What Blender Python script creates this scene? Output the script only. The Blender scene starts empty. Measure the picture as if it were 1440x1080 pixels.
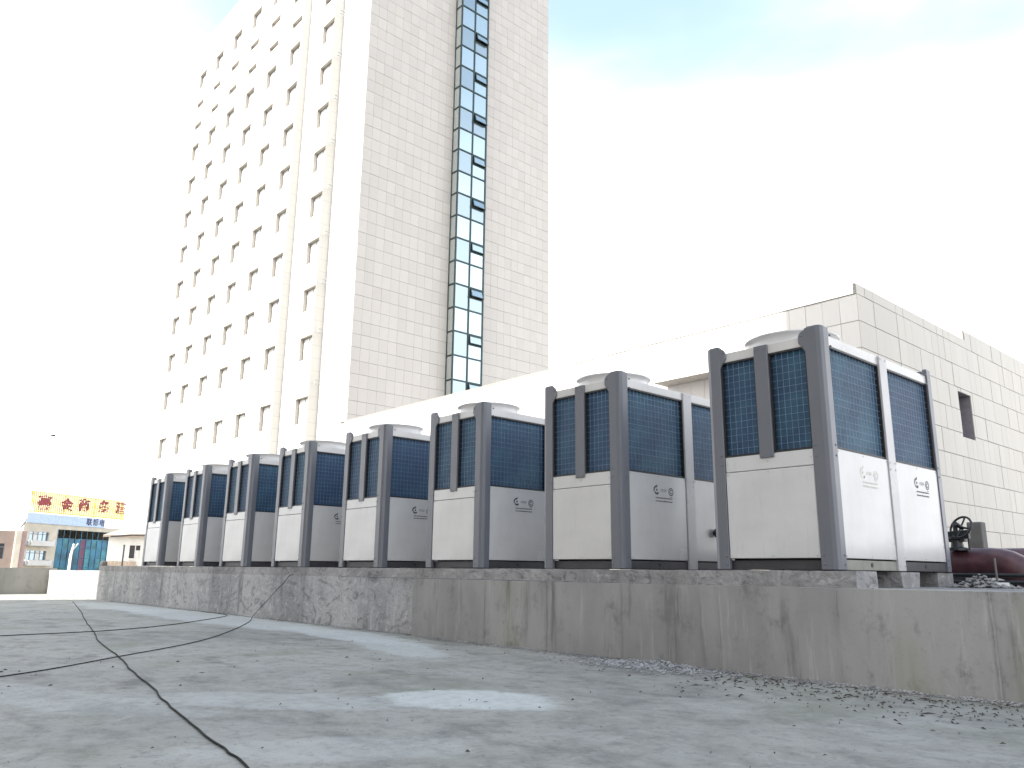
import bpy, bmesh, math, random
from mathutils import Vector, noise

S = bpy.context.scene
C = S.collection
R = math.radians
rnd = random.Random(7)

# ------------------------------------------------------------------ camera
cam = bpy.data.cameras.new('camera')
camo = bpy.data.objects.new('camera', cam)
C.objects.link(camo)
F_PX, PITCH, ROLL, YAW = 1121.88, 13.2336, 0.6169, 48.1719
cam.sensor_fit = 'HORIZONTAL'
cam.sensor_width = 36.0
cam.lens = F_PX / 1440 * 36.0
cam.clip_start, cam.clip_end = 0.05, 6000
from mathutils import Matrix
_y, _p, _r = R(YAW), R(PITCH), R(ROLL)
fh = Vector((-math.sin(_y), math.cos(_y), 0)); rt = Vector((math.cos(_y), math.sin(_y), 0)); up = Vector((0, 0, 1))
Fv = math.cos(_p) * fh + math.sin(_p) * up
Uv = -math.sin(_p) * fh + math.cos(_p) * up
R2 = math.cos(_r) * rt + math.sin(_r) * Uv
U2 = -math.sin(_r) * rt + math.cos(_r) * Uv
camo.matrix_world = Matrix(((R2.x, U2.x, -Fv.x, 0), (R2.y, U2.y, -Fv.y, 0), (R2.z, U2.z, -Fv.z, 0), (0, 0, 0, 1)))
S.camera = camo

# ------------------------------------------------------------------ sky and sun
SUN_EL = R(44)
SUN_DIR = Vector((0.16, 0.987, 0)).normalized()       # the way the light travels, seen from above
TO_SUN = Vector((-SUN_DIR.x * math.cos(SUN_EL), -SUN_DIR.y * math.cos(SUN_EL), math.sin(SUN_EL)))
SUN_STRENGTH = 4.0
SKY_STRENGTH = 0.13
EXPOSURE = 1.68
HAZE = 2.6

w = bpy.data.worlds.new('World'); S.world = w; w.use_nodes = True
wn = w.node_tree; wn.nodes.clear()
def N(t, kind, **kw):
    n = t.nodes.new(kind)
    for k, v in kw.items():
        if k == 'ins':
            for i, x in v.items(): n.inputs[i].default_value = x
        else: setattr(n, k, v)
    return n
sky = N(wn, 'ShaderNodeTexSky', sky_type='NISHITA', sun_disc=False)
sky.sun_elevation = SUN_EL
sky.sun_rotation = math.atan2(TO_SUN.x, TO_SUN.y)
sky.altitude = 50; sky.air_density = 1.0; sky.dust_density = 2.5; sky.ozone_density = 0.0
tc = N(wn, 'ShaderNodeTexCoord')
sx = N(wn, 'ShaderNodeSeparateXYZ')
wn.links.new(tc.outputs['Generated'], sx.inputs[0])
# thin high cloud: thick towards the horizon, opening up with height in drifting patches
ns = N(wn, 'ShaderNodeTexNoise', ins={'Scale': 1.5, 'Detail': 5.0, 'Roughness': 0.5})
mp = N(wn, 'ShaderNodeMapping'); mp.inputs['Scale'].default_value = (1, 1, 2.2); mp.inputs['Location'].default_value = (2.3, 5.1, 1.0)
wn.links.new(tc.outputs['Generated'], mp.inputs[0]); wn.links.new(mp.outputs[0], ns.inputs['Vector'])
m1 = N(wn, 'ShaderNodeMath', operation='MULTIPLY_ADD', ins={1: -1.36, 2: 1.0}); wn.links.new(sx.outputs['Z'], m1.inputs[0])
m2 = N(wn, 'ShaderNodeMath', operation='MULTIPLY_ADD', ins={1: 1.2}); wn.links.new(ns.outputs['Fac'], m2.inputs[0]); wn.links.new(m1.outputs[0], m2.inputs[2])
mr = N(wn, 'ShaderNodeMapRange', interpolation_type='SMOOTHSTEP', ins={'From Min': 0.60, 'From Max': 1.22, 'To Min': 0.11}); wn.links.new(m2.outputs[0], mr.inputs['Value'])
hz = N(wn, 'ShaderNodeMix', data_type='RGBA')
hz.inputs[7].default_value = (HAZE * 2.6, HAZE * 2.62, HAZE * 2.66, 1)
wn.links.new(mr.outputs[0], hz.inputs[0]); tint = N(wn, 'ShaderNodeMix', data_type='RGBA', blend_type='MULTIPLY', ins={0: 1.0}); tint.inputs[7].default_value = (.97, 1.10, 1.02, 1)
wn.links.new(sky.outputs[0], tint.inputs[6]); wn.links.new(tint.outputs[2], hz.inputs[6])
bg = N(wn, 'ShaderNodeBackground', ins={'Strength': SKY_STRENGTH}); wn.links.new(hz.outputs[2], bg.inputs[0])
wo = N(wn, 'ShaderNodeOutputWorld'); wn.links.new(bg.outputs[0], wo.inputs[0])

sl = bpy.data.lights.new('sun', 'SUN'); sl.energy = SUN_STRENGTH; sl.angle = R(0.53); sl.color = (1.0, 0.95, 0.87)
so = bpy.data.objects.new('sun', sl); C.objects.link(so)
so.rotation_euler = TO_SUN.to_track_quat('Z', 'Y').to_euler(); so.location = TO_SUN * 100

S.view_settings.view_transform = 'Standard'; S.view_settings.look = 'None'
S.view_settings.exposure = EXPOSURE; S.view_settings.gamma = 1; S.view_settings.use_curve_mapping = False
S.cycles.max_bounces = 6; S.cycles.diffuse_bounces = 4; S.cycles.glossy_bounces = 4

# ------------------------------------------------------------------ materials
class MT:
    """small wrapper round a node tree"""
    def __init__(s, name, color=(.5, .5, .5), rough=.6, metal=0., spec=.5):
        s.m = bpy.data.materials.new(name); s.m.use_nodes = True; s.t = s.m.node_tree
        s.b = s.t.nodes['Principled BSDF']
        s.b.inputs['Base Color'].default_value = (*color, 1); s.b.inputs['Roughness'].default_value = rough
        s.b.inputs['Metallic'].default_value = metal; s.b.inputs['Specular IOR Level'].default_value = spec
        s._tc = None
    def tc(s, out='Object'):
        if not s._tc: s._tc = N(s.t, 'ShaderNodeTexCoord')
        return s._tc.outputs[out]
    def link(s, a, b): s.t.links.new(a, b)
    def map(s, scale=(1, 1, 1), loc=(0, 0, 0), vec=None, rot=(0, 0, 0)):
        n = N(s.t, 'ShaderNodeMapping'); n.inputs['Scale'].default_value = scale; n.inputs['Location'].default_value = loc; n.inputs['Rotation'].default_value = rot
        s.link(vec if vec is not None else s.tc(), n.inputs[0]); return n.outputs[0]
    def noise(s, scale=5, detail=4, rough=.55, vec=None, dist=0.):
        n = N(s.t, 'ShaderNodeTexNoise', ins={'Scale': scale, 'Detail': detail, 'Roughness': rough, 'Distortion': dist})
        s.link(vec if vec is not None else s.tc(), n.inputs['Vector']); return n.outputs['Fac']
    def rng(s, v, a, b, c=0., d=1., smooth=True):
        n = N(s.t, 'ShaderNodeMapRange', interpolation_type='SMOOTHSTEP' if smooth else 'LINEAR', ins={'From Min': a, 'From Max': b, 'To Min': c, 'To Max': d})
        s.link(v, n.inputs['Value']); return n.outputs[0]
    def mix(s, f, a, b, blend='MIX'):
        n = N(s.t, 'ShaderNodeMix', data_type='RGBA', blend_type=blend)
        for i, x in ((0, f), (6, a), (7, b)):
            if hasattr(x, 'links'): s.link(x, n.inputs[i])
            elif i == 0: n.inputs[0].default_value = x
            else: n.inputs[i].default_value = (*x, 1)
        return n.outputs[2]
    def math(s, op, a, b=0., c=0.):
        n = N(s.t, 'ShaderNodeMath', operation=op)
        for i, x in enumerate((a, b, c)):
            if hasattr(x, 'links'): s.link(x, n.inputs[i])
            else: n.inputs[i].default_value = x
        return n.outputs[0]
    def col(s, c): s.link(c, s.b.inputs['Base Color']); return s
    def rough(s, v): s.link(v, s.b.inputs['Roughness']); return s
    def bump(s, h, strength=.3, dist=.01):
        n = N(s.t, 'ShaderNodeBump', ins={'Strength': strength, 'Distance': dist}); s.link(h, n.inputs['Height']); s.link(n.outputs[0], s.b.inputs['Normal']); return s
    def objrand(s): return N(s.t, 'ShaderNodeObjectInfo').outputs['Random']
    def island(s): return N(s.t, 'ShaderNodeNewGeometry').outputs['Random Per Island']
    def sep(s, vec=None):
        n = N(s.t, 'ShaderNodeSeparateXYZ'); s.link(vec if vec is not None else s.tc(), n.inputs[0]); return n.outputs

M = {}
def flat(name, color, rough=.6, metal=0., var=.12, scale=6., spec=.5):
    k = MT(name, color, rough, metal, spec)
    f = k.noise(scale, 5, .6)
    k.col(k.mix(k.rng(f, .3, .7), tuple(c * (1 - var) for c in color), tuple(min(1, c * (1 + var)) for c in color)))
    M[name] = k.m; return k

# painted sheet metal of the chillers
def paint(name, color, rough, dust=.10):
    k = MT(name, color, rough)
    f = k.noise(1.6, 5, .6); g = k.noise(22, 4, .6, vec=k.map((1, 1, .12)))
    a = k.mix(k.rng(f, .35, .7), color, tuple(c * (1 - dust) for c in color))
    a = k.mix(k.rng(g, .55, .8, 0, .5), a, tuple(c * .74 for c in color))
    rr = k.objrand()
    a = k.mix(k.math('MULTIPLY', rr, .28), a, tuple(c * m_ for c, m_ in zip(color, (.93, .88, .80))))
    k.col(a); k.rough(k.rng(f, .2, .8, rough - .06, rough + .10))
    k.bump(k.noise(2.2, 2, .5), .12, .02)
    M[name] = k.m
paint('white_paint', (.545, .535, .53), .20, .12)
paint('grey_paint', (.125, .132, .155), .32)
paint('pale_paint', (.46, .45, .46), .30)
# blue hydrophilic coil behind the wire guard
k = MT('coil', (.02, .05, .10), .42, .25)
wv = N(k.t, 'ShaderNodeTexWave', wave_type='BANDS', bands_direction='Z', ins={'Scale': 28.0, 'Distortion': .6, 'Detail': 1.0}); k.link(k.tc(), wv.inputs['Vector'])
cf = k.noise(2.5, 4, .6)
a = k.mix(k.rng(cf, .3, .7), (.018, .062, .125), (.046, .145, .21))
a = k.mix(k.math('MULTIPLY', k.objrand(), .6), a, (.028, .062, .15))
k.col(k.mix(k.math('MULTIPLY', wv.outputs['Fac'], .5), a, (.008, .018, .035))); k.bump(wv.outputs['Fac'], .5, .004)
M['coil'] = k.m
flat('wire', (.19, .26, .36), .4, .3)
flat('black', (.012, .012, .014), .5)
flat('dark_steel', (.05, .05, .055), .5, .3)
flat('logo_ink', (.045, .05, .07), .5); flat('logo_glare', (.50, .475, .40), .4)  # second ink is pale to carry the glare over the print
flat('olive_beam', (.20, .20, .17), .5)
flat('fan_plastic', (.05, .05, .055), .5)

# concrete of the terrace floor: object coordinates are metres
k = MT('terrace_concrete', (.25, .25, .25), .82, 0, .25)
p = k.tc()
n1 = k.noise(.35, 6, .62); n2 = k.noise(1.6, 7, .65, vec=k.map((1, 1.6, 1), rot=(0, 0, R(40)))); n3 = k.noise(14, 8, .7); n4 = k.noise(48, 5, .75); n5 = k.noise(5.5, 8, .75, dist=.6)
base = k.mix(k.rng(n1, .32, .68), (.235, .235, .23), (.345, .338, .322))
base = k.mix(k.rng(n2, .42, .72), base, (.325, .325, .325))
base = k.mix(k.rng(n2, .50, .28), base, (.165, .165, .168))
base = k.mix(k.rng(n3, .50, .74, 0, .7), base, (.13, .13, .132))
base = k.mix(k.rng(n4, .58, .78, 0, .6), base, (.09, .09, .09))
n6 = k.noise(.9, 3, .5, vec=k.map((1, 1, 1), (7, 3, 0)))
base = k.mix(k.rng(n6, .52, .72, 0, .45), base, (.195, .205, .155))
base = k.mix(k.rng(n5, .50, .66, 0, .5), base, (.15, .15, .15)); base = k.mix(k.rng(n5, .46, .34, 0, .45), base, (.37, .365, .355))
base = k.mix(k.rng(n4, .42, .28, 0, .5), base, (.42, .42, .41))
def blotch(cx, cy, rx, ry, rot, seed, soft=.35, amp=1.15):
    v = k.map((1 / rx, 1 / ry, 0), (0, 0, 0), vec=k.map((1, 1, 0), (-cx, -cy, 0)), rot=(0, 0, 0))
    # rotate the shifted point, then squash it
    v = k.map((1, 1, 0), (-cx, -cy, 0)); v = k.map((1, 1, 0), (0, 0, 0), vec=v, rot=(0, 0, -rot)); v = k.map((1 / rx, 1 / ry, 0), vec=v)
    ln = N(k.t, 'ShaderNodeVectorMath', operation='LENGTH'); k.link(v, ln.inputs[0])
    d = k.math('MULTIPLY_ADD', k.noise(1.7, 6, .66, vec=k.map((1, 1, 1), (seed, seed * .7, 0))), amp, ln.outputs['Value'])
    return k.rng(d, 1.0 + amp * .5, 1.0 + amp * .5 - soft)
# spilt cement and lime: pale patches along the wall foot and in the middle of the floor
for (cx, cy, rx, ry, rot, sd, st) in [(-15.5, 6.2, 6.2, .85, 0, 3, .75), (-20.5, 6.2, 3.5, .9, 0, 13, .6), (-10.4, 6.2, 2.6, .55, R(-6), 4, .75), (-8.6, 5.75, 1.9, .42, R(-16), 5, .6),
                                      (-4.75, 3.85, .75, .48, R(35), 6, .85), (-5.6, 2.7, 1.2, .40, R(40), 8, .35), (-3.9, 2.3, .9, .35, R(60), 9, .3), (-6.6, 1.6, 2.0, .4, R(20), 11, .25)]:
    bl = blotch(cx, cy, rx, ry, rot, sd)
    base = k.mix(k.math('MULTIPLY', bl, st), base, k.mix(k.rng(n3, .3, .75), (.53, .55, .57), (.40, .42, .44)))
k.col(k.mix(1.0, base, (.99, .975, .925), 'MULTIPLY'))
k.bump(k.math('ADD', k.math('MULTIPLY', n3, .6), k.math('ADD', k.math('MULTIPLY', n2, 1.2), k.math('MULTIPLY', n4, .25))), .55, .018)
M['terrace_concrete'] = k.m

def wallmat(name, c1, c2, streak, moss, plaster=False):
    k = MT(name, c1, .88, 0, .2)
    lo = k.noise(.55, 5, .6, vec=k.map((1, 1, .5))); st = k.noise(3.2, 6, .68, vec=k.map((1, 1, .11))); st2 = k.noise(9, 5, .7, vec=k.map((1, 1, .07), (4, 1, 2)))
    fi = k.noise(26, 7, .7); md = k.noise(5.5, 6, .65, dist=1.2) if plaster else k.noise(4.0, 7, .72, vec=k.map((1, 1, .8), (2, 2, 5)))
    a = k.mix(k.rng(lo, .36, .64), c1, c2)
    if plaster:
        tr = k.noise(2.4, 7, .7, vec=k.map((1, 1, 1.6), (3, 8, 1)), dist=2.2)
        a = k.mix(k.rng(tr, .52, .66, 0, .75), a, tuple(x * .58 for x in c1)); a = k.mix(k.rng(tr, .46, .34, 0, .6), a, tuple(min(1, x * 1.3) for x in c2))
    a = k.mix(k.rng(st, .52, .74, 0, streak), a, tuple(x * .45 for x in c1))
    a = k.mix(k.rng(st2, .55, .78, 0, streak * .7), a, tuple(min(1, x * 1.45) for x in c2))
    a = k.mix(k.rng(md, .52, .74, 0, .65), a, tuple(x * .55 for x in c1))
    ms = k.math('MULTIPLY', k.rng(k.noise(1.1, 4, .6, vec=k.map((1, 1, .25), (9, 0, 3))), .58, .72, 0, moss), k.rng(st, .3, .7))
    a = k.mix(ms, a, (.17, .165, .065))
    a = k.mix(k.rng(fi, .58, .8, 0, .4), a, tuple(x * .5 for x in c1))
    k.col(a)
    h = k.math('ADD', k.math('MULTIPLY', fi, .35), k.math('MULTIPLY', md if plaster else st, 1.0))
    k.bump(h, .9 if plaster else .5, .045 if plaster else .015)
    M[name] = k.m
wallmat('plaster_wall', (.275, .275, .285), (.42, .415, .42), .8, .25, True)
wallmat('formed_wall', (.222, .219, .213), (.318, .313, .302), .9, .6)
wallmat('plinth_concrete', (.225, .22, .22), (.35, .34, .34), .5, .15, True)
wallmat('parapet_concrete', (.24, .235, .21), (.31, .30, .27), .4, .3)
flat('pale_cut', (.44, .43, .43), .9, scale=20)
flat('ground_far', (.20, .19, .17), .9, scale=.02)
k = flat('gravel', (.27, .27, .28), .9, scale=9, var=.4)
flat('litter', (.06, .05, .045), .9)

def cladding(name, c, per):
    k = MT(name, c, .42)
    r = k.objrand() if per == 'obj' else k.island()
    f = k.noise(1.3, 5, .6); g = k.noise(7, 5, .65, vec=k.map((1, 1, .2)))
    a = k.mix(r, tuple(x * .95 for x in c), tuple(min(1, x * 1.04) for x in c))
    a = k.mix(k.rng(g, .5, .8, 0, .3), a, tuple(x * .84 for x in c))
    k.col(k.mix(k.rng(f, .4, .75, 0, .5), a, (c[0] * .98, c[1] * .95, c[2] * .88)))
    M[name] = k.m
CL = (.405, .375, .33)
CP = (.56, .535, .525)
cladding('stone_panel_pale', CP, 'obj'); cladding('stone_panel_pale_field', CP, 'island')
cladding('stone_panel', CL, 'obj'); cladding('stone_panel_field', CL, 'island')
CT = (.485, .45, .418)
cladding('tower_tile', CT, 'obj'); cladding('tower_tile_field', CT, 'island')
flat('joint', (.29, .275, .255), .9)
# the tower's sunlit front: same cladding, sun's whiteness added to its colour, single joints too small
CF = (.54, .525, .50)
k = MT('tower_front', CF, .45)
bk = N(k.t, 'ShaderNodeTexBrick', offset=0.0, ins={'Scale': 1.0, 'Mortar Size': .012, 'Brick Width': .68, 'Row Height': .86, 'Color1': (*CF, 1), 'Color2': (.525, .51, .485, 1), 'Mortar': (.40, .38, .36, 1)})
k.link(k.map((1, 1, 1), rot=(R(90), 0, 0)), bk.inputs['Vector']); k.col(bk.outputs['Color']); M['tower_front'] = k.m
flat('roof_grey', (.3, .3, .3), .9, scale=.5)
flat('reveal', (.40, .37, .33), .6)
flat('window_frame', (.20, .21, .22), .4, .4)
M['window_glass'] = MT('window_glass', (.70, .70, .69), .10, .0).m
M['glass_pale'] = MT('glass_pale', (.42, .52, .57), .05, .75).m
M['glass_dark'] = MT('glass_dark', (.33, .41, .46), .05, .7).m
M['glass_side'] = MT('glass_side', (.50, .53, .52), .08, .55).m
flat('mullion', (.035, .055, .055), .4, .5)
flat('void_dark', (.045, .042, .05), .7)
flat('lavender_reveal', (.20, .18, .20), .7)
flat('render_cream', (.60, .55, .46), .8, scale=.6); flat('render_warm', (.66, .595, .51), .8, scale=.6)
flat('render_white', (.66, .65, .63), .8, scale=.6)
flat('render_brown', (.33, .255, .22), .85, scale=.6)
flat('render_pink', (.36, .25, .24), .85)
flat('teal_glass', (.02, .11, .18), .15, .35, var=.5, scale=.5)
flat('teal_glass_b', (.03, .16, .20), .15, .35, var=.5, scale=.6)
flat('red_strip', (.16, .06, .11), .6)
flat('lattice_yellow', (.72, .55, .10), .5)
flat('sign_red', (.30, .03, .04), .5)
flat('banner_blue', (.50, .62, .78), .6)
flat('ink_dark', (.05, .05, .16), .6)
flat('roof_tan', (.36, .29, .235), .85)
flat('pipe_red', (.07, .028, .035), .38, var=.3)
flat('valve_black', (.016, .018, .02), .45, .2)
flat('grey_post', (.125, .12, .115), .8)
flat('brick_white', (.6, .6, .6), .85)
flat('cable', (.009, .009, .010), .75, spec=.15)
flat('pole_white', (.75, .75, .73), .5)
flat('steel_galv', (.35, .36, .37), .45, .5)
flat('bird', (.05, .05, .05), .8)

# ------------------------------------------------------------------ mesh helpers
class MB:
    def __init__(s): s.v = []; s.f = []
    def add(s, vs, fs):
        o = len(s.v); s.v += [tuple(x) for x in vs]; s.f += [tuple(o + i for i in f) for f in fs]; return s
    def box(s, a, b):
        (x0, y0, z0), (x1, y1, z1) = a, b
        x0, x1 = sorted((x0, x1)); y0, y1 = sorted((y0, y1)); z0, z1 = sorted((z0, z1))
        return s.add([(x0, y0, z0), (x1, y0, z0), (x1, y1, z0), (x0, y1, z0), (x0, y0, z1), (x1, y0, z1), (x1, y1, z1), (x0, y1, z1)],
                     [(0, 3, 2, 1), (4, 5, 6, 7), (0, 1, 5, 4), (1, 2, 6, 5), (2, 3, 7, 6), (3, 0, 4, 7)])
    def prism(s, poly, ax, a, b):
        """poly in the two axes other than ax (cyclic order), extruded a..b along ax"""
        def P(u, v, t): return {'z': (u, v, t), 'y': (v, t, u), 'x': (t, u, v)}[ax]
        n = len(poly); area = sum(poly[i][0] * poly[(i + 1) % n][1] - poly[(i + 1) % n][0] * poly[i][1] for i in range(n))
        if area < 0: poly = poly[::-1]
        if a > b: a, b = b, a
        return s.add([P(u, v, a) for u, v in poly] + [P(u, v, b) for u, v in poly],
                     [tuple(range(n))[::-1], tuple(range(n, 2 * n))] + [(i, (i + 1) % n, n + (i + 1) % n, n + i) for i in range(n)])
    def tube(s, pts, r, n=8, cap=True):
        pts = [Vector(p) for p in pts]; rings = []; prev = None
        for i, p in enumerate(pts):
            t = (pts[min(i + 1, len(pts) - 1)] - pts[max(i - 1, 0)]).normalized()
            if prev is None: u = t.orthogonal().normalized()
            else: u = (prev - t * prev.dot(t)).normalized()
            prev = u; v = t.cross(u); rr = r[i] if isinstance(r, (list, tuple)) else r
            rings.append([p + (u * math.cos(2 * math.pi * j / n) + v * math.sin(2 * math.pi * j / n)) * rr for j in range(n)])
        vs = [q for g in rings for q in g]; fs = []
        for i in range(len(pts) - 1):
            for j in range(n): fs.append((i * n + j, i * n + (j + 1) % n, (i + 1) * n + (j + 1) % n, (i + 1) * n + j))
        if cap: fs.append(tuple(range(n))[::-1]); fs.append(tuple((len(pts) - 1) * n + j for j in range(n)))
        return s.add(vs, fs)
    def lathe(s, prof, c=(0, 0, 0), n=32, ax='z', closed=False):
        vs = []
        for r_, h in prof:
            for j in range(n):
                a = 2 * math.pi * j / n; u, v = r_ * math.cos(a), r_ * math.sin(a)
                q = {'z': (u, v, h), 'y': (v, h, u), 'x': (h, u, v)}[ax]; vs.append((c[0] + q[0], c[1] + q[1], c[2] + q[2]))
        m = len(prof); fs = []
        for i in range(m if closed else m - 1):
            for j in range(n): fs.append((i * n + j, i * n + (j + 1) % n, ((i + 1) % m) * n + (j + 1) % n, ((i + 1) % m) * n + j))
        return s.add(vs, fs)
    def mesh(s, name, mat, bevel=0., smooth=False):
        me = bpy.data.meshes.new(name); me.from_pydata(s.v, [], s.f); me.validate()
        if bevel or smooth:
            bm = bmesh.new(); bm.from_mesh(me)
            if bevel:
                ed = [e for e in bm.edges if len(e.link_faces) == 2 and e.calc_face_angle(0) > .5]
                bmesh.ops.bevel(bm, geom=ed, offset=bevel, segments=1, affect='EDGES', clamp_overlap=True)
            bm.to_mesh(me); bm.free()
        if smooth:
            for q in me.polygons: q.use_smooth = True
            try: me.set_sharp_from_angle(angle=R(40))
            except Exception: pass
        for x in (mat if isinstance(mat, (list, tuple)) else [mat]): me.materials.append(M[x])
        return me
    def build(s, name, mat, parent=None, bevel=0., smooth=False): return link(name, s.mesh(name, mat, bevel, smooth), parent)

def link(name, data, parent=None, loc=None, rotz=None):
    o = bpy.data.objects.new(name, data); C.objects.link(o)
    if parent is not None: o.parent = parent
    if loc is not None: o.location = loc
    if rotz is not None: o.rotation_euler = (0, 0, rotz)
    return o
def tag(o, label=None, cat=None, group=None, kind=None):
    for a, b in (('label', label), ('category', cat), ('group', group), ('kind', kind)):
        if b: o[a] = b
    return o
def thing(name, label, cat, loc=(0, 0, 0), rotz=0., group=None):
    o = link(name, None, None, loc, rotz); o.empty_display_size = .2
    return tag(o, label, cat, group)
def copy_tree(o, parent=None):
    c = o.copy(); C.objects.link(c)
    if parent is not None: c.parent = parent
    for ch in list(KIDS.get(o.name, [])): copy_tree(ch, c)
    return c
KIDS = {}

# ------------------------------------------------------------------ setting
GZ = -0.9            # terrace floor; the camera is at z = 0
PZ = -0.115          # top of the raised plant platform
LOW = -8.0
b = MB(); b.add([(-2500, -2500, LOW), (2500, -2500, LOW), (2500, 2500, LOW), (-2500, 2500, LOW)], [(0, 1, 2, 3)])
tag(b.build('ground', 'ground_far'), kind='structure')
# terrace slab
b = MB(); b.box((-31.5, -9.0, LOW + .01), (40, 7.4, GZ))
tag(b.build('terrace_floor', 'terrace_concrete'), kind='structure')
b = MB(); b.box((-31.3, 7.12, LOW + .02), (40, 61, PZ))
tag(b.build('plant_platform', 'plinth_concrete'), kind='structure')

def rough_slab(name, mat, x0, x1, y0, y1, z0, z1, amp, step=.09, topamp=None, seed=0, zst=None):
    """a concrete body whose front (-Y) face, top and +X end are a displaced grid"""
    nx = max(2, int((x1 - x0) / step)); nz = max(2, int((z1 - z0) / (zst or step))); ny = 3
    vs = []; fs = []; cols = []
    prof = [(0, z0 + (z1 - z0) * j / nz) for j in range(nz + 1)] + [((y1 - y0) * j / ny, z1) for j in range(1, ny + 1)] + [(y1 - y0, z0)]
    m = len(prof); ta = amp if topamp is None else topamp
    for i in range(nx + 1):
        x = x0 + (x1 - x0) * i / nx
        for j, (dy, z) in enumerate(prof):
            q = Vector((x * 1.1 + seed, z * 1.6, seed * 3.1)); d = noise.noise(q) * .6 + noise.noise(q * 3.7) * .3 + noise.noise(q * 11) * .15
            dt = noise.noise(Vector((x * 2.3, seed * 7.7, dy * 3))) * .6 + noise.noise(Vector((x * 9, seed, dy * 9))) * .4
            y = y0 + dy + (d * amp if j <= nz else 0); zz = z + (dt * ta if (j >= nz and j < m - 1) else 0)
            ex = 0
            if i in (0, nx): ex = noise.noise(Vector((dy * 6, z * 6, seed))) * amp * .6
            vs.append((x + ex, y, zz))
    for i in range(nx):
        for j in range(m - 1): fs.append((i * m + j, (i + 1) * m + j, (i + 1) * m + j + 1, i * m + j + 1))
    fs.append(tuple(range(m))); fs.append(tuple(nx * m + j for j in range(m))[::-1])
    me = bpy.data.meshes.new(name); me.from_pydata(vs, [], fs); me.materials.append(M[mat])
    o = link(name, me)
    for p_ in me.polygons: p_.use_smooth = len(p_.vertices) == 4
    try: me.set_sharp_from_angle(angle=R(50))
    except Exception: pass
    return o
# front edge of the platform: a rough plastered stretch on the left, a board-marked one standing prouder on the right
o = rough_slab('retaining_wall', 'plaster_wall', -31.38, -9.62, 6.97, 7.20, GZ - .02, PZ + .006, .022, .07, .010, 1)
tag(o, 'low grey plastered wall under the far chillers, rough trowelled face', 'wall')
o = rough_slab('retaining_wall', 'formed_wall', -9.70, 14.0, 6.82, 7.18, GZ - .02, PZ + .006, .006, .12, .004, 2)
tag(o, 'low bare concrete wall under the near chillers, smooth face with brown streaks', 'wall')
# shuttering joints on the smooth stretch
root = o
for i, x in enumerate((-8.1, -6.95, -5.85, -4.62, -3.4, -2.2)):
    j = MB(); xx = x + rnd.uniform(-.03, .03)
    for q in range(10):
        za = GZ + .03 + q * .075; j.box((xx + rnd.uniform(-.004, .004), 6.8165 - .004, za), (xx + .012 + rnd.uniform(-.003, .005), 6.83, za + .0752))
    oj = j.build('joint_ridge', 'formed_wall', root)
# plinth strips carrying the chillers
UZ = 0.0455
plinths = []
for (y0, y1, xe, lab, sd) in ((6.985, 7.40, -3.30, 'long grey concrete strip along the wall top under the front edge of the chillers', 5),
                              (8.20, 8.62, -3.42, 'concrete strip under the middle of the chillers, pale end block beside the near one', 6),
                              (9.35, 9.78, -3.52, 'crumbling concrete strip under the back of the chillers, beside the red pipe', 7)):
    o = rough_slab('concrete_plinth', 'plinth_concrete', -25.6, xe, y0, y1, PZ - .01, UZ - .010, .022, .05, .009, sd, .035)
    tag(o, lab, 'plinth', 'plinths under the chillers')
# low parapet across the far end of the terrace
o = rough_slab('parapet', 'parapet_concrete', -.0, 11.4, 0, .25, 0, .86, .012, .2, .006, 9)
o.location = (-31.38, -4.2, GZ - .005); o.rotation_euler = (0, 0, R(90))
tag(o, 'low weathered parapet across the far left end of the terrace', 'wall')

# loose stuff at the foot of the wall
b = MB()
def stone(b, c, r, fl=.6):
    vs = []; a0 = rnd.uniform(0, 6.3)
    dirs = [(1, 0, 0), (-1, 0, 0), (0, 1, 0), (0, -1, 0), (0, 0, 1), (0, 0, -1)]
    for d in dirs:
        k_ = r * rnd.uniform(.6, 1.2); x, y = d[0] * math.cos(a0) - d[1] * math.sin(a0), d[0] * math.sin(a0) + d[1] * math.cos(a0)
        vs.append((c[0] + x * k_, c[1] + y * k_, c[2] + d[2] * k_ * fl))
    b.add(vs, [(0, 2, 4), (2, 1, 4), (1, 3, 4), (3, 0, 4), (2, 0, 5), (1, 2, 5), (3, 1, 5), (0, 3, 5)])
for i in range(1500):
    x = rnd.gauss(-5.3, .42); y = 6.80 - abs(rnd.gauss(0, .26)); d = math.hypot((x + 5.3) / .6, (y - 6.8) / .4)
    stone(b, (x, y, GZ + max(0, .05 * (1 - d)) * rnd.random() + .006), rnd.uniform(.008, .022))
tag(b.build('gravel', 'gravel'), kind='stuff')
b = MB()
for i in range(2600):
    x = -9.5 + 11.5 * rnd.random() ** .8; y = 6.80 - abs(rnd.gauss(0, .05)) - .02
    stone(b, (x, y, GZ + .004 + max(0, .022 - (6.8 - y) * .18)), rnd.uniform(.006, .017))
for i in range(900):
    x = rnd.uniform(-24, -9.6); y = 6.95 - abs(rnd.gauss(0, .05)); stone(b, (x, y, GZ + .006), rnd.uniform(.008, .022))
for i in range(3200):
    x = rnd.uniform(-11, 0); y = rnd.uniform(.6, 6.7); stone(b, (x, y, GZ + .001), rnd.uniform(.0015, .0055) if rnd.random() < .95 else rnd.uniform(.006, .010))
for i in range(900):
    x = rnd.gauss(-8.6, 1.7); stone(b, (x, rnd.uniform(6.88, 6.99), PZ + .012), rnd.uniform(.006, .02))
tag(b.build('rubble', 'plinth_concrete'), kind='stuff')
b = MB()
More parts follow.
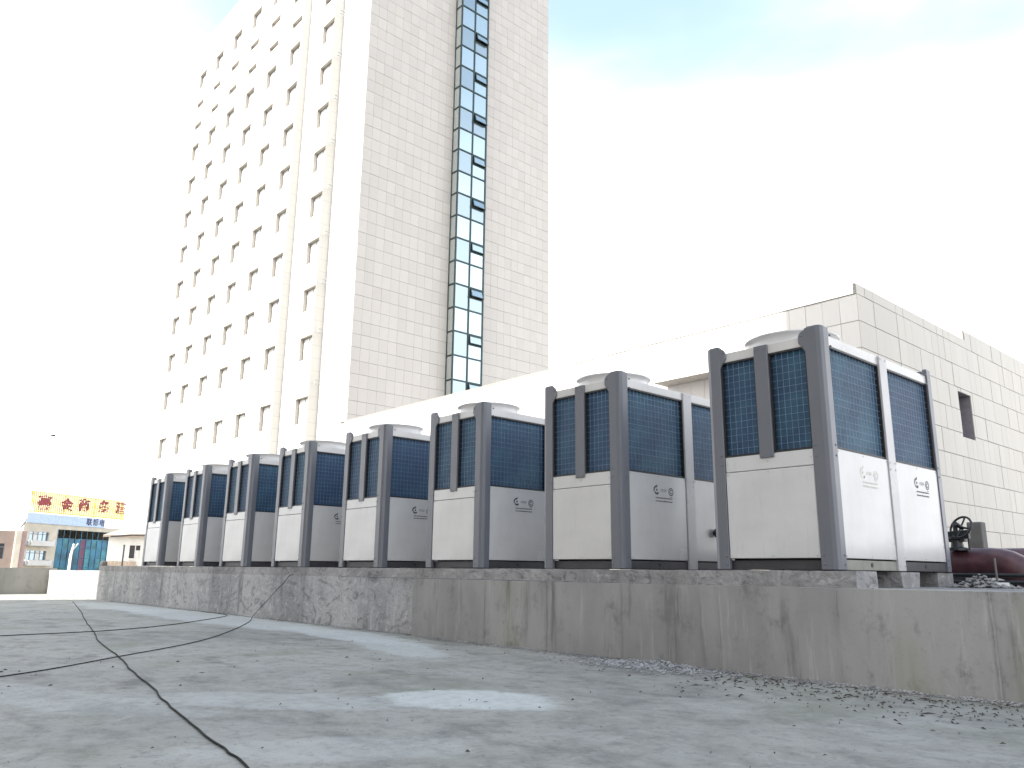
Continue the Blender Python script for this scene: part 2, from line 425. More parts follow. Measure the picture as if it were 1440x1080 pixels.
for i in range(760):
    t_ = rnd.random(); x = -4.4 + 4.2 * t_; y = 6.72 - abs(rnd.gauss(0, .55)) - .25 * t_
    if i < 120: x, y = rnd.uniform(-9.5, 0), rnd.uniform(1.2, 6.7)
    a = rnd.uniform(0, 3.14); L = rnd.uniform(.006, .026); wd = rnd.uniform(.002, .006)
    if rnd.random() < .12: L *= 2.6; wd = .0025
    dx, dy = math.cos(a), math.sin(a); z = GZ + .003; h = rnd.uniform(.002, .012)
    b.add([(x - dx * L, y - dy * L, z), (x + dy * wd, y - dx * wd, z + h), (x + dx * L, y + dy * L, z + h * .4), (x - dy * wd, y + dx * wd, z + .001), (x, y, z + h + .004)],
          [(0, 1, 4), (1, 2, 4), (2, 3, 4), (3, 0, 4)])
tag(b.build('leaf_litter', 'litter'), kind='stuff')
# rubble heap at the end of the back strip, behind the near chiller
b = MB()
for i in range(260):
    x = rnd.gauss(-3.15, .13); y = rnd.gauss(9.5, .12); d = math.hypot(x + 3.15, y - 9.5)
    stone(b, (x, y, PZ + max(0, .13 - d * .5) * rnd.random() + .01), rnd.uniform(.012, .045))
o = b.build('rubble_heap', 'plinth_concrete'); tag(o, kind='stuff')

# cables lying on the floor
def smooth_path(pts, sub=8):
    P = [Vector(p) for p in pts]; out = []
    for i in range(len(P) - 1):
        p0, p1, p2, p3 = P[max(i - 1, 0)], P[i], P[i + 1], P[min(i + 2, len(P) - 1)]
        for s_ in range(sub):
            t = s_ / sub; out.append(.5 * ((2 * p1) + (p2 - p0) * t + (2 * p0 - 5 * p1 + 4 * p2 - p3) * t * t + (-p0 + 3 * p1 - 3 * p2 + p3) * t ** 3))
    return out + [P[-1]]
def cable(pts, r, lab, wob=.012):
    q = smooth_path(pts, 14); b = MB(); out = []
    for i, p_ in enumerate(q):
        on = p_.z < GZ + .05
        out.append((p_.x + wob * noise.noise(Vector((i * .23, r * 900, 0))), p_.y + wob * noise.noise(Vector((i * .23, 5, r * 700))), p_.z))
    b.tube(out, r, 6); o = b.build('cable', 'cable', smooth=True); return tag(o, lab, 'cable', 'cables lying on the terrace')
g = GZ + .008
cable([(-10.8, -2.0, g), (-12.3, .9, g), (-12.65, 2.34, g), (-12.86, 3.63, g), (-13.57, 4.78, g), (-15.2, 6.3, g), (-16.0, 6.78, g), (-17.5, 6.88, g)], .0055, 'thin dark cable farther from the camera of the two crossing to the wall')
cable([(-6.9, -.5, g), (-8.03, 1.53, g), (-9.08, 2.73, g), (-10.4, 4.07, g), (-12.0, 5.2, g), (-13.73, 6.24, g), (-14.9, 6.82, g), (-15.0, 6.92, g + .06), (-14.75, 6.935, -.68), (-14.33, 6.935, -.45), (-13.9, 6.935, -.22), (-13.75, 6.94, -.12), (-13.7, 6.99, -.09)], .005, 'thin dark cable that crosses the floor from the left edge and climbs the plastered wall', .006)
cable([(-23.9, 5.95, g), (-19, 4.9, g), (-15.5, 4.1, g), (-13.07, 3.57, g), (-11, 3.1, g), (-9.07, 2.76, g), (-7.8, 2.5, g), (-6.7, 2.3, g), (-5.9, 2.13, g), (-5.04, 1.98, g), (-4.3, 1.85, g), (-3.8, 1.77, g), (-2.6, 1.4, g), (-1.2, .9, g)], .0062, 'thickest dark cable running from the bottom edge away to the far end of the wall', .014)

# ------------------------------------------------------------------ the tower
# positions in metres from the camera: front in three steps (facing -Y), side facing +X
YM, YI, YC = 23.21, 23.78, 24.5
XA, X1, X2, XE = -75.6, -50.17, -46.30, -42.5
YB, TOP, TZ0 = 41.8, 50.6, LOW + .03
tower = thing('tower_block', 'tall pale stone clad tower with rows of recessed windows and a glazed stair strip', 'building', (XA / 2 + XE / 2, 33, LOW))
TO = Vector(tower.location)
def tb(mb, name, mat, parent=None, bevel=0., smooth=False):
    """build with world coordinates under the tower (or a child that sits at its origin)"""
    mb.v = [(x - TO.x, y - TO.y, z - TO.z) for x, y, z in mb.v]
    return mb.build(name, mat, parent or tower, bevel, smooth)
WW, WD = 1.67, .30
rows = [(10.93, 1.75)] + [(15.10 + 3.44 * i, 1.6) for i in range(8)] + [(41.45, .55), (43.77, .55), (46.96, 1.6)]
colsM = [-72.16 + 4.01 * i for i in range(6)]; colsI = [-47.98]
def holed(mb, x0, x1, z0, z1, y, holes):
    xs = sorted({x0, x1, *[h[0] for h in holes], *[h[1] for h in holes]}); zs = sorted({z0, z1, *[h[2] for h in holes], *[h[3] for h in holes]})
    for i in range(len(xs) - 1):
        for j in range(len(zs) - 1):
            cx, cz = (xs[i] + xs[i + 1]) / 2, (zs[j] + zs[j + 1]) / 2
            if any(h[0] < cx < h[1] and h[2] < cz < h[3] for h in holes): continue
            mb.add([(xs[i], y, zs[j]), (xs[i + 1], y, zs[j]), (xs[i + 1], y, zs[j + 1]), (xs[i], y, zs[j + 1])], [(0, 1, 2, 3)])
hm = [(x, x + WW, zt - h, zt) for x in colsM for zt, h in rows]; hi = [(x, x + WW, zt - h, zt) for x in colsI for zt, h in rows]
b = MB()
holed(b, XA, X1, TZ0, TOP, YM, hm); holed(b, X1, X2, TZ0, TOP, YI, hi); holed(b, X2, XE, TZ0, TOP, YC, [])
for x, ya, yb in ((X1, YM, YI), (X2, YI, YC)): b.add([(x, ya, TZ0), (x, yb, TZ0), (x, yb, TOP), (x, ya, TOP)], [(0, 1, 2, 3)])
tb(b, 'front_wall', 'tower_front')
b = MB()   # side, back and far end of the shaft, with the backing that shows in the joints
b.add([(XE - .03, YC + .001, TZ0), (XE - .03, YB, TZ0), (XE - .03, YB, TOP), (XE - .03, YC + .001, TOP)], [(0, 1, 2, 3)])
b.add([(XE - .03, YB, TZ0), (XA, YB, TZ0), (XA, YB, TOP), (XE - .03, YB, TOP)], [(0, 1, 2, 3)])
b.add([(XA, YB, TZ0), (XA, YM, TZ0), (XA, YM, TOP), (XA, YB, TOP)], [(0, 1, 2, 3)])
tb(b, 'side_wall', 'joint')
b = MB(); b.add([(XA, YM, TOP), (X1, YM, TOP), (X1, YI, TOP), (X2, YI, TOP), (X2, YC, TOP), (XE, YC, TOP), (XE, YB, TOP), (XA, YB, TOP)], [tuple(range(8))])
tb(b, 'roof', 'roof_grey')
# windows: the recess is the part, frame and pane its pieces
def window_meshes(h, key):
    b = MB()
    b.add([(0, 0, 0), (0, WD, 0), (0, WD, -h), (0, 0, -h)], [(0, 1, 2, 3)]); b.add([(WW, 0, 0), (WW, WD, 0), (WW, WD, -h), (WW, 0, -h)], [(3, 2, 1, 0)])
    b.add([(0, 0, 0), (WW, 0, 0), (WW, WD, 0), (0, WD, 0)], [(0, 1, 2, 3)]); b.add([(0, 0, -h), (WW, 0, -h), (WW, WD, -h), (0, WD, -h)], [(3, 2, 1, 0)])
    rv = b.mesh('window', 'reveal')
    b = MB(); t = .06; y0, y1 = WD - .05, WD - .001
    b.box((0.001, y0, -h + .001), (t, y1, -.001)); b.box((WW - t, y0, -h + .001), (WW - .001, y1, -.001)); b.box((t, y0, -t), (WW - t, y1, -.001)); b.box((t, y0, -h + .001), (WW - t, y1, -h + t))
    if h > 1: b.box((WW * .5 - .025, y0, -h + t), (WW * .5 + .025, y1, -t))
    fr = b.mesh('frame', 'window_frame')
    b = MB(); b.add([(t, WD - .02, -h + t), (WW - t, WD - .02, -h + t), (WW - t, WD - .02, -t), (t, WD - .02, -t)], [(0, 1, 2, 3)])
    pn = b.mesh('pane', 'window_glass'); return rv, fr, pn
wm = {h: window_meshes(h, h) for h in {q[1] for q in rows}}
for cols, y in ((colsM, YM), (colsI, YI)):
    for x in cols:
        for zt, h in rows:
            rv, fr, pn = wm[h]
            o = link('window', rv, tower, (x - TO.x, y - TO.y, zt - TO.z)); link('frame', fr, o); link('pane', pn, o)
# small pipe brackets beside the inner corner, one pair a storey
bm_ = MB(); bm_.box((-.02, -.62, -.025), (.02, 0, .025)); bm_.box((-.02, -.62, -.28), (.02, 0, -.24)); bm_.box((-.03, -.60, -.28), (.03, -.56, .03)); bk_ = bm_.mesh('bracket', 'steel_galv')
for i in range(9): link('bracket', bk_, tower, (X2 + .55 - TO.x, YC - TO.y, 11.9 + 3.44 * i - TO.z))
# stair glazing: a box standing 0.77 m proud of the side wall
BX, B0, B1, BM_, BZ0, BZ1 = -41.73, 31.92, 34.48, 33.2, 10.9, 49.6
b = MB(); t = .05
zl = []; z = BZ0
while z < BZ1 - .01: zl.append(z); z += 1.72
zl.append(z)
for y in (B0, BM_, B1): b.box((BX - .07, y - t, BZ0 - t), (BX + .025, y + t, zl[-1] + t))
b.box((XE + .002, B0 - .025, BZ0 - t), (XE + .06, B0 + .05, zl[-1] + t))
for z in zl:
    b.box((BX - .06, B0 + t, z - t), (BX + .02, BM_ - t, z + t)); b.box((BX - .06, BM_ + t, z - t), (BX + .02, B1 - t, z + t)); b.box((XE + .06, B0 - .02, z - t), (BX - .07, B0 + .05, z + t))
b.box((XE, B0 + .06, BZ0 - .03), (BX - .08, B1 - .02, BZ0 + .02)); b.box((XE, B0 + .06, zl[-1] - .02), (BX - .08, B1 - .02, zl[-1] + .03)); b.box((XE, B1 - .03, BZ0), (BX - .08, B1 + .02, zl[-1]))
bay = tb(b, 'stair_glazing', 'mullion')
bx = MB().box((0, -.0, 0), (.02, 1, 1))
def pane(y0, y1, z0, z1, mat, x=BX - .03, name='pane', tilt=0):
    q = MB(); jit = rnd.uniform(-.004, .004)
    q.add([(x + jit, y0, z0), (x - jit, y1, z0), (x - jit + tilt * 0, y1, z1), (x + jit, y0, z1)], [(0, 1, 2, 3)]); return tb(q, name, mat, bay)
for i in range(len(zl) - 1):
    z0, z1 = zl[i] + t, zl[i + 1] - t; dark = i % 2 == 0
    if dark:
        pane(B0 + t, BM_ - t, z0, z1, 'glass_dark'); pane(BM_ + t, B1 - t, z0, z0 + .9, 'glass_pale' if i % 4 else 'glass_dark')
        q = MB(); q.box((BX - .06, BM_ + t, z0 + .9), (BX + .02, B1 - t, z0 + .97)); tb(q, 'transom', 'mullion', bay)
        op = .17 if i % 4 == 0 else .08       # top-hung sash, pushed open
        q = MB(); ya, yb, za, zb = BM_ + t + .03, B1 - t - .03, z0 + .99, z1 - .02
        def sp(y, z): return (BX + .03 + op * (zb - z) / (zb - za), y, z)
        for (u0, v0, u1, v1) in ((ya, za, ya + .06, zb), (yb - .06, za, yb, zb), (ya + .06, za, yb - .06, za + .06), (ya + .06, zb - .06, yb - .06, zb)):
            A = [sp(u0, v0), sp(u1, v0), sp(u1, v1), sp(u0, v1)]; q.add(A + [(x_ + .035, y_, z_) for x_, y_, z_ in A], [(0, 3, 2, 1), (4, 5, 6, 7), (0, 1, 5, 4), (1, 2, 6, 5), (2, 3, 7, 6), (3, 0, 4, 7)])
        tb(q, 'sash', 'mullion', bay)
        q = MB(); q.add([sp(ya + .06, za + .06), sp(yb - .06, za + .06), sp(yb - .06, zb - .06), sp(ya + .06, zb - .06)], [(0, 1, 2, 3)]); tb(q, 'pane', 'glass_pale', bay)
    else:
        pane(B0 + t, BM_ - t, z0, z1, 'glass_pale'); pane(BM_ + t, B1 - t, z0, z1, 'glass_pale')
    q = MB(); q.add([(XE + .06, B0 + .02, z0), (BX - .07, B0 + .02, z0), (BX - .07, B0 + .02, z1), (XE + .06, B0 + .02, z1)], [(0, 1, 2, 3)]); tb(q, 'pane', 'glass_side', bay)

# stone tiles on the side wall, one by one near the foot, the rest as one field
def piece_field(parent, org, spots, size_of, axis, name, mat, matf, limit, th=.032):
    """spots: (u, z, w, h, pos) ; nearest `limit` single objects, the rest joined"""
    cache = {}
    spots = sorted(spots, key=lambda s_: s_[4].length)
    fld = MB()
    for i, (w_, h_, pos, n_, _d) in enumerate([(s_[0], s_[1], s_[4], s_[2], s_[3]) for s_ in spots]):
        off = rnd.uniform(-.006, .006); g_ = .010; gv = .0045
        if i < limit:
            kk = (round(w_, 3), round(h_, 3))
            if kk not in cache:
                q = MB()
                c_ = .006
                if axis == 'x': q.box((0, gv, g_), (th, w_ - gv, h_ - g_))
                else: q.box((gv, -th, g_), (w_ - gv, 0, h_ - g_))
                cache[kk] = q.mesh(name, mat)
            o = link(name, cache[kk], parent, tuple(pos - org + (Vector((off, 0, 0)) if axis == 'x' else Vector((0, off, 0)))))
        else:
            x, y, z = pos - org
            if axis == 'x': fld.box((x + off, y + gv, z + g_), (x + th + off, y + w_ - gv, z + h_ - g_))
            else: fld.box((x + gv, y - th + off, z + g_), (x + w_ - gv, y + off, z + h_ - g_))
    if fld.v: tag(fld.build(name, matf, parent), kind='stuff')
sp = []
for (ya, yb, n) in ((YC, B0, 11), (B1, YB, 11)):
    wd = (yb - ya) / n
    for i in range(n):
        for j in range(50): sp.append((wd, .86, 0, 0, Vector((XE - .028, ya + i * wd, 7.6 + j * .86))))
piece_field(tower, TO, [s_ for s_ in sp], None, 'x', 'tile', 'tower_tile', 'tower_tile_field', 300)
b = MB(); b.box((XE - .05, B0, 7.6), (XE - .001, B1, TOP)); tb(b, 'stair_wall', 'joint')
b = MB(); b.box((XE - .35, YC - .0, TOP), (XE + .0, YB, TOP + .02)); tb(b, 'coping', 'reveal')

# ------------------------------------------------------------------ the long low building in front of the tower's foot
PX0, PX1, PY0, PY1 = -42.4, -10.54, 24.0, 61.0
low = thing('annex_building', 'long low stone clad building behind the chillers with a small deep window', 'building', ((PX0 + PX1) / 2, 40, PZ))
LO = Vector(low.location)
def lb(mb, name, mat, parent=None, bevel=0.):
    mb.v = [(x - LO.x, y - LO.y, z - LO.z) for x, y, z in mb.v]; return mb.build(name, mat, parent or low, bevel)
ROWZ = [8.67 - .88 * i for i in range(11)]      # joint heights, top down
WY0, WY1, WZ0, WZ1 = 31.80, 33.08, 5.03, 6.75
b = MB(); tt = .03
holed(b, PY0, PY1, PZ + .002, 8.67, 0, [(WY0, WY1, WZ0, WZ1)]); b.v = [(PX1 - tt, x, z) for x, y, z in b.v]
b.add([(PX0, PY0 + tt, PZ), (PX1 - tt, PY0 + tt, PZ), (PX1 - tt, PY0 + tt, 8.67), (PX0, PY0 + tt, 8.67)], [(0, 1, 2, 3)])
b.add([(PX0, PY0 + tt, PZ), (PX0, PY1, PZ), (PX0, PY1, 8.67), (PX0, PY0 + tt, 8.67)], [(3, 2, 1, 0)])
b.add([(PX0, PY1, PZ), (PX1 - tt, PY1, PZ), (PX1 - tt, PY1, 8.67), (PX0, PY1, 8.67)], [(3, 2, 1, 0)])
b.box((PX1 - .10, PY0 - .03, 8.672), (PX1 - tt, 33.15, 9.03)); b.box((PX1 - .10, 33.15, 8.672), (PX1 - tt, PY1, 9.42))
lb(b, 'wall', 'joint')
b = MB(); b.box((PX0 + .05, PY0 + .1, 8.30), (PX1 - .12, PY1, 8.40)); lb(b, 'roof', 'roof_grey')
b = MB(); b.box((PX0, PY0 - .03, 8.675), (PX1 - .105, PY0 + .30, 8.70)); lb(b, 'coping', 'stone_panel')
# the deep window
b = MB(); dp = .62
b.add([(PX1 - .031, WY0, WZ0), (PX1 - dp, WY0, WZ0), (PX1 - dp, WY0, WZ1), (PX1 - .031, WY0, WZ1)], [(0, 1, 2, 3)])
b.add([(PX1 - .031, WY1, WZ0), (PX1 - dp, WY1, WZ0), (PX1 - dp, WY1, WZ1), (PX1 - .031, WY1, WZ1)], [(3, 2, 1, 0)])
b.add([(PX1 - .031, WY0, WZ1), (PX1 - dp, WY0, WZ1), (PX1 - dp, WY1, WZ1), (PX1 - .031, WY1, WZ1)], [(0, 1, 2, 3)])
b.add([(PX1 - .031, WY0, WZ0), (PX1 - dp, WY0, WZ0), (PX1 - dp, WY1, WZ0), (PX1 - .031, WY1, WZ0)], [(3, 2, 1, 0)])
win = lb(b, 'window', 'lavender_reveal')
b = MB(); b.box((PX1 - dp, WY0 + .005, WZ0 + .005), (PX1 - dp + .05, WY0 + .08, WZ1 - .005)); b.box((PX1 - dp, WY1 - .08, WZ0 + .005), (PX1 - dp + .05, WY1 - .005, WZ1 - .005)); b.box((PX1 - dp, WY0 + .08, WZ0 + .005), (PX1 - dp + .05, WY1 - .08, WZ0 + .08)); b.box((PX1 - dp, WY0 + .08, WZ1 - .08), (PX1 - dp + .05, WY1 - .08, WZ1 - .005))
lb(b, 'frame', 'window_frame', win)
b = MB(); b.add([(PX1 - dp + .01, WY0, WZ0), (PX1 - dp + .01, WY1, WZ0), (PX1 - dp + .01, WY1, WZ1), (PX1 - dp + .01, WY0, WZ1)], [(0, 1, 2, 3)]); lb(b, 'pane', 'void_dark', win)
# cladding panels: 0.58 x 0.88
spx = []; pw = .58
for i in range(40):
    y = PY0 + .0 + i * pw
    for j in range(10):
        z = ROWZ[j + 1]
        if z < PZ: continue
        # cut round the window
        if y + pw > WY0 + .01 and y < WY1 - .01 and z + .88 > WZ0 + .01 and z < WZ1 - .01:
            yl, yr = y, y + pw; pieces = []
            if y < WY0 - .05: pieces.append((y, WY0, z, z + .88))
            if y + pw > WY1 + .05: pieces.append((WY1, y + pw, z, z + .88))
            ca, cb = max(y, WY0), min(y + pw, WY1)
            if z < WZ0 - .05: pieces.append((ca, cb, z, WZ0))
            if z + .88 > WZ1 + .05: pieces.append((ca, cb, WZ1, z + .88))
            for (a_, c_, za, zb) in pieces:
                if c_ - a_ > .04: spx.append((c_ - a_, zb - za, 0, 0, Vector((PX1 - .028, a_, za))))
            continue
        spx.append((pw, .88, 0, 0, Vector((PX1 - .028, y, z))))
    spx.append((pw, .36 if y < 32.9 else .75, 0, 0, Vector((PX1 - .028, y, 8.67))))
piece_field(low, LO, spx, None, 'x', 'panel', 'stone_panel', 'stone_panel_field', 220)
spy = []
for i in range(54):
    x = PX1 - .005 - (i + 1) * pw
    for j in range(5): spy.append((pw, .88, 0, 0, Vector((x, PY0 + .028, ROWZ[j + 1]))))
    for j in range(5, 9): spy.append((pw, .88, 0, 0, Vector((x, PY0 + .028, ROWZ[j + 1]))))
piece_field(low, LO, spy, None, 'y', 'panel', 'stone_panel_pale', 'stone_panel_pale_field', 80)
# overhanging box on the long face, its underside in shade
b = MB(); b.box((-18.0, 23.2, 6.86), (-13.3, 23.99, 7.74)); lb(b, 'overhang', 'joint')
spo = [(pw, .88, 0, 0, Vector((-18.0 + i * (4.7 / 8), 23.19, 6.86))) for i in range(8)]
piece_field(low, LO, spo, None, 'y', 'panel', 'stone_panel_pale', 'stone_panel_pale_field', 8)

# the building behind the camera that keeps this part of the terrace in shade
blk = thing('office_block', 'plain rendered office block standing behind the camera over the terrace', 'building', (0, -14, GZ))
b = MB(); b.box((-28.2, -9.0 + 14 - 16, LOW + .9), (-18.5, 14 - 9.0, 24.0)); b.build('low_wing', 'render_warm', blk); b = MB(); b.box((-18.49, -2, LOW + .9), (5, 14 - 9.02, 46.0)); b.build('wall', 'render_warm', blk)
wmesh = MB(); wmesh.box((-.8, 0, 0), (.8, .03, 1.5)); wmesh = wmesh.mesh('window', 'glass_dark')
for i in range(8):
    for j in range(6):
        link('window', wmesh, blk, (-26.5 + i * 4 if i > 1 else -26.2 + i * 4.6, 5.005 if i < 3 else 4.985, 3 + j * 3.4))

# ------------------------------------------------------------------ chillers
W, D, H = 1.30, 2.65, 2.30
hw, hd = W / 2, D / 2
u0 = thing('air_chiller', 'x', 'chiller')
def part(name, mesh, parent, loc=(0, 0, 0), rotz=0.):
    o = link(name, mesh, parent, loc, rotz); KIDS.setdefault(parent.name, []).append(o); return o
PW, PF, CH = .17, .05, .055       # post flange, sheet depth, corner chamfer
# L-shaped post with a chamfered outer corner; profile for the front right corner, local origin at that corner
def post_mesh(mx, my):
    b = MB()
    prof = [(0, CH), (-.016, .016), (-CH, 0), (-PW, 0), (-PW, .05), (-.05, .05), (-.05, PW - .02), (0, PW - .02)]
    b.prism([(x * mx, y * my) for x, y in prof], 'z', 0, H - .012)
    # rounded head
    n = 6
    b.prism([(-PW * mx, .0), (-PW * mx + 0, .0)] and [(x * mx, y * my) for x, y in [(-.012, CH), (-.024, .022), (-CH, .010), (-PW + .02, .010), (-PW + .02, .045), (-.055, .045), (-.055, PW - .04), (-.012, PW - .04)]], 'z', H - .012, H)
    # ears that tie the post to the top rail and to the lower panel
    def ear(pts, t0, t1, face):
        if face == 'front': b.prism([(z, x * mx) for x, z in pts], 'y', min(t0 * my, t1 * my), max(t0 * my, t1 * my))
        else: b.prism([(y * my, z) for y, z in pts], 'x', min(-t0 * mx, -t1 * mx), max(-t0 * mx, -t1 * mx))
    zt = H - .02
    arc = [(-PW - .015, zt - .01), (-PW - .05, zt - .03), (-PW - .068, zt - .065), (-PW - .07, zt - .13), (-PW + .004, zt - .23), (-PW + .02, zt - .23), (-PW + .02, zt)]
    ear(arc, .002, .02, 'front')
    for dz in (.06, .17):
        for f in (0, 1):
            c = (-(PW + .035) * mx, -.004 * my, zt - dz) if f == 0 else (.004 * mx, (PW + .015) * my, zt - dz)
            if f == 0: b.lathe([(.0, -.006 * my), (.011, -.006 * my), (.011, .01 * my)], (c[0], 0, c[2]), 8, 'y')
            else: b.lathe([(.0, .006 * mx), (.011, .006 * mx), (.011, -.01 * mx)], (0, c[1], c[2]), 8, 'x')
    for zz in (.05, .13, 1.04, 1.14):
        b.lathe([(.0, -.007 * my), (.012, -.007 * my), (.012, .01 * my)], ((-PW + .03) * mx, 0, zz), 8, 'y')
        b.lathe([(.0, .007 * mx), (.012, .007 * mx), (.012, -.01 * mx)], (0, (PW - .05) * my, zz), 8, 'x')
    return b.mesh('corner_post', 'grey_paint', .004)
for mx, my in ((1, 1), (-1, 1), (1, -1), (-1, -1)):
    part('corner_post', post_mesh(mx, my), u0, (hw * mx, -hd * my, 0))
ZL0, ZL1, ZR = 1.115, 2.115, 2.215      # coil opening, top rail
b = MB(); b.box((-.075, 0, ZL0 - .045), (.075, .035, ZR - .004)); b.box((-.06, .035, ZL0), (.06, .07, ZL1))
for zz in (ZL0 - .02, ZR - .04): b.lathe([(0, -.006), (.011, -.006), (.011, .01)], (.045, 0, zz), 8, 'y'); b.lathe([(0, -.006), (.011, -.006), (.011, .01)], (-.045, 0, zz), 8, 'y')
fm = b.mesh('front_post', 'grey_paint', .004)
part('front_post', fm, u0, (0, -hd - .004, 0)); part('front_post', fm, u0, (0, hd + .004, 0), math.pi)
b = MB(); b.box((0, -.085, .0), (.03, .085, ZR - .004)); b.box((.03, -.075, .02), (.06, .075, ZL1))
for zz in (.05, ZL0 - .10, ZL0 - .03, ZR - .03):
    for s_ in (-.06, .06): b.lathe([(0, -.006), (.011, -.006), (.011, .01)], (0, s_, zz), 8, 'x')
smesh = b.mesh('side_post', 'pale_paint', .004)
part('side_post', smesh, u0, (-hw - .002, 0, 0)); part('side_post', smesh, u0, (hw + .002, 0, 0), math.pi)
# coils with wire guards
def coil_meshes(wd, cham):
    h = ZL1 - ZL0; c = cham
    b = MB()
    b.prism([(0, 0), (0, wd), (h - c, wd), (h, wd - c), (h, c), (h - c, 0)], 'y', .055, .13)   # (z, x)
    cm = b.mesh('coil_panel', 'coil')
    b = MB(); r_ = .0011
    nv = max(3, round(wd / .068)); nh = round(h / .074)
    for i in range(nv + 1): x = .012 + (wd - .024) * i / nv; b.box((x - r_, .030, .01), (x + r_, .034, h - .01 - (c if i in (0, nv) else 0)))
    for j in range(nh + 1): z = .012 + (h - .024) * j / nh; b.box((.01, .0345, z - r_), (wd - .01, .0385, z + r_))
    gm = b.mesh('wire_guard', 'wire')
    b = MB(); q = .018
    b.box((0, .02, 0), (q, .06, h)); b.box((wd - q, .02, 0), (wd, .06, h)); b.box((q, .02, 0), (wd - q, .06, q)); b.box((q, .02, h - q), (wd - q, .06, h))
    rm = b.mesh('coil_rim', 'black')
    return cm, gm, rm
fw = (W - 2 * PW - .15) / 2
fc = coil_meshes(fw, .06); sw = (D - 2 * (PW - .02) - .17) / 2; sc = coil_meshes(sw, .06)
def coil(ms, loc, rz):
    o = part('coil_panel', ms[0], u0, loc, rz); part('wire_guard', ms[1], o); part('coil_rim', ms[2], o)
for x in (-hw + PW, .075): coil(fc, (x, -hd, ZL0), 0)
for x in (hw - PW, -.075): coil(fc, (x, hd, ZL0), math.pi)
for y in (-hd + PW - .02, .085): coil(sc, (hw, y, ZL0), math.pi / 2)
for y in (hd - PW + .02, -.085): coil(sc, (-hw, y, ZL0), -math.pi / 2)
# sheet panels
def sheet(name, wd, z0, z1, mat='white_paint', dep=.03):
    b = MB(); b.box((.004, 0, z0), (wd - .004, dep, z1)); me = b.mesh(name, mat, .005)
    q = MB(); n = 3 if wd > .7 else 2
    for zz in ((z0 + .022, z1 - .022) if z1 - z0 > .3 else ((z0 + z1) / 2,)):
        for i in range(n): q.lathe([(0, -.004), (.0065, -.004), (.0075, .004)], (.03 + (wd - .06) * i / (n - 1), 0, zz), 6, 'y')
    bm = bmesh.new(); bm.from_mesh(me); nf = len(bm.faces); t2 = bpy.data.meshes.new('tmp'); t2.from_pydata(q.v, [], q.f); bm.from_mesh(t2); bm.faces.ensure_lookup_table()
    for f in bm.faces[nf:]: f.material_index = 1
    bm.to_mesh(me); bm.free(); bpy.data.meshes.remove(t2); me.materials.append(M['steel_galv']); return me
ZB = .105
hdr = sheet('header_panel', W - 2 * PW, ZL0 - .155, ZL0 - .004); fp = sheet('access_panel', W - 2 * PW, ZB, ZL0 - .161)
for ms, nm in ((hdr, 'header_panel'), (fp, 'access_panel')):
    part(nm, ms, u0, (-hw + PW, -hd + .012 - (.004 if nm[0] == 'a' else 0), 0)); part(nm, ms, u0, (hw - PW, hd - .012 + (.004 if nm[0] == 'a' else 0), 0), math.pi)
spn = sheet('side_panel', sw, ZB, ZL0 - .004)
# printed emblem, wordmark strokes and two lines of small print on the side panels
b = MB(); yl = -.0015
def flatpoly(b, pts): n = len(pts); b.add([(x, yl, z) for x, z in pts], [tuple(range(n))])
def ringpoly(b, cx, cz, r0, r1, a0=0., a1=6.2832, n=20, sx=1.):
    for i in range(n):
        p0, p1 = a0 + (a1 - a0) * i / n, a0 + (a1 - a0) * (i + 1) / n
        flatpoly(b, [(cx + r0 * math.cos(p0) * sx, cz + r0 * math.sin(p0)), (cx + r0 * math.cos(p1) * sx, cz + r0 * math.sin(p1)), (cx + r1 * math.cos(p1) * sx, cz + r1 * math.sin(p1)), (cx + r1 * math.cos(p0) * sx, cz + r1 * math.sin(p0))])
ringpoly(b, 0, 0, .040, .066, R(70), R(200), 9); ringpoly(b, .004, -.004, .030, .058, R(205), R(330), 9); flatpoly(b, [(.0, .062), (.034, .062), (.014, .085)]); flatpoly(b, [(.012, -.066), (.048, -.05), (.030, -.03)]); ringpoly(b, .01, .005, .0, .018, 0, 6.28, 8)
GLARE = []
LG = [('emblem', b)]; b = MB()
for i, x in enumerate((.10, .135, .17, .205)):
    flatpoly(b, [(x, -.02), (x + .006, -.02), (x + .006, .022), (x, .022)]); flatpoly(b, [(x + .006, .016), (x + .026, .016), (x + .026, .022), (x + .006, .022)]); flatpoly(b, [(x + .006, -.003), (x + .022 + .002 * i, -.003), (x + .022 + .002 * i, .003), (x + .006, .003)])
LG.append(('wordmark', b)); b = MB()
ringpoly(b, .33, -.005, .042, .058, 0, 6.2832, 24); ringpoly(b, .33, -.005, .016, .030, R(40), R(320), 10); flatpoly(b, [(.30, -.075), (.36, -.075), (.36, -.082), (.30, -.082)])
LG.append(('seal', b)); b = MB()
for z, x0, x1 in ((-.105, -.02, .36), (-.150, -.02, .36)):
    x = x0
    while x < x1:
        l_ = rnd.uniform(.012, .034); flatpoly(b, [(x, z - .009), (min(x1, x + l_), z - .009), (min(x1, x + l_), z + .009), (x, z + .009)]); x += l_ + .008
LG.append(('small_print', b))
logo = [(n_, q.mesh(n_, 'logo_ink')) for n_, q in LG]; logo_pale = [q.mesh(n_, 'logo_glare') for n_, q in LG]
for (x, rz, ys) in ((hw - .012, math.pi / 2, (-hd + PW - .02, .085)), (-hw + .012, -math.pi / 2, (hd - PW + .02, -.085))):
    for i, y in enumerate(ys):
        o = part('side_panel', spn, u0, (x, y, 0), rz)
        if x > 0:
            for n_, me_ in logo:
                lo_ = part(n_, me_, o, (sw * .46, 0, ZL0 - .19)); lo_.scale = (.85, 1, .85)
                if n_ == 'small_print': lo_['kind'] = 'stuff'
                if i == 0: GLARE.append(lo_)
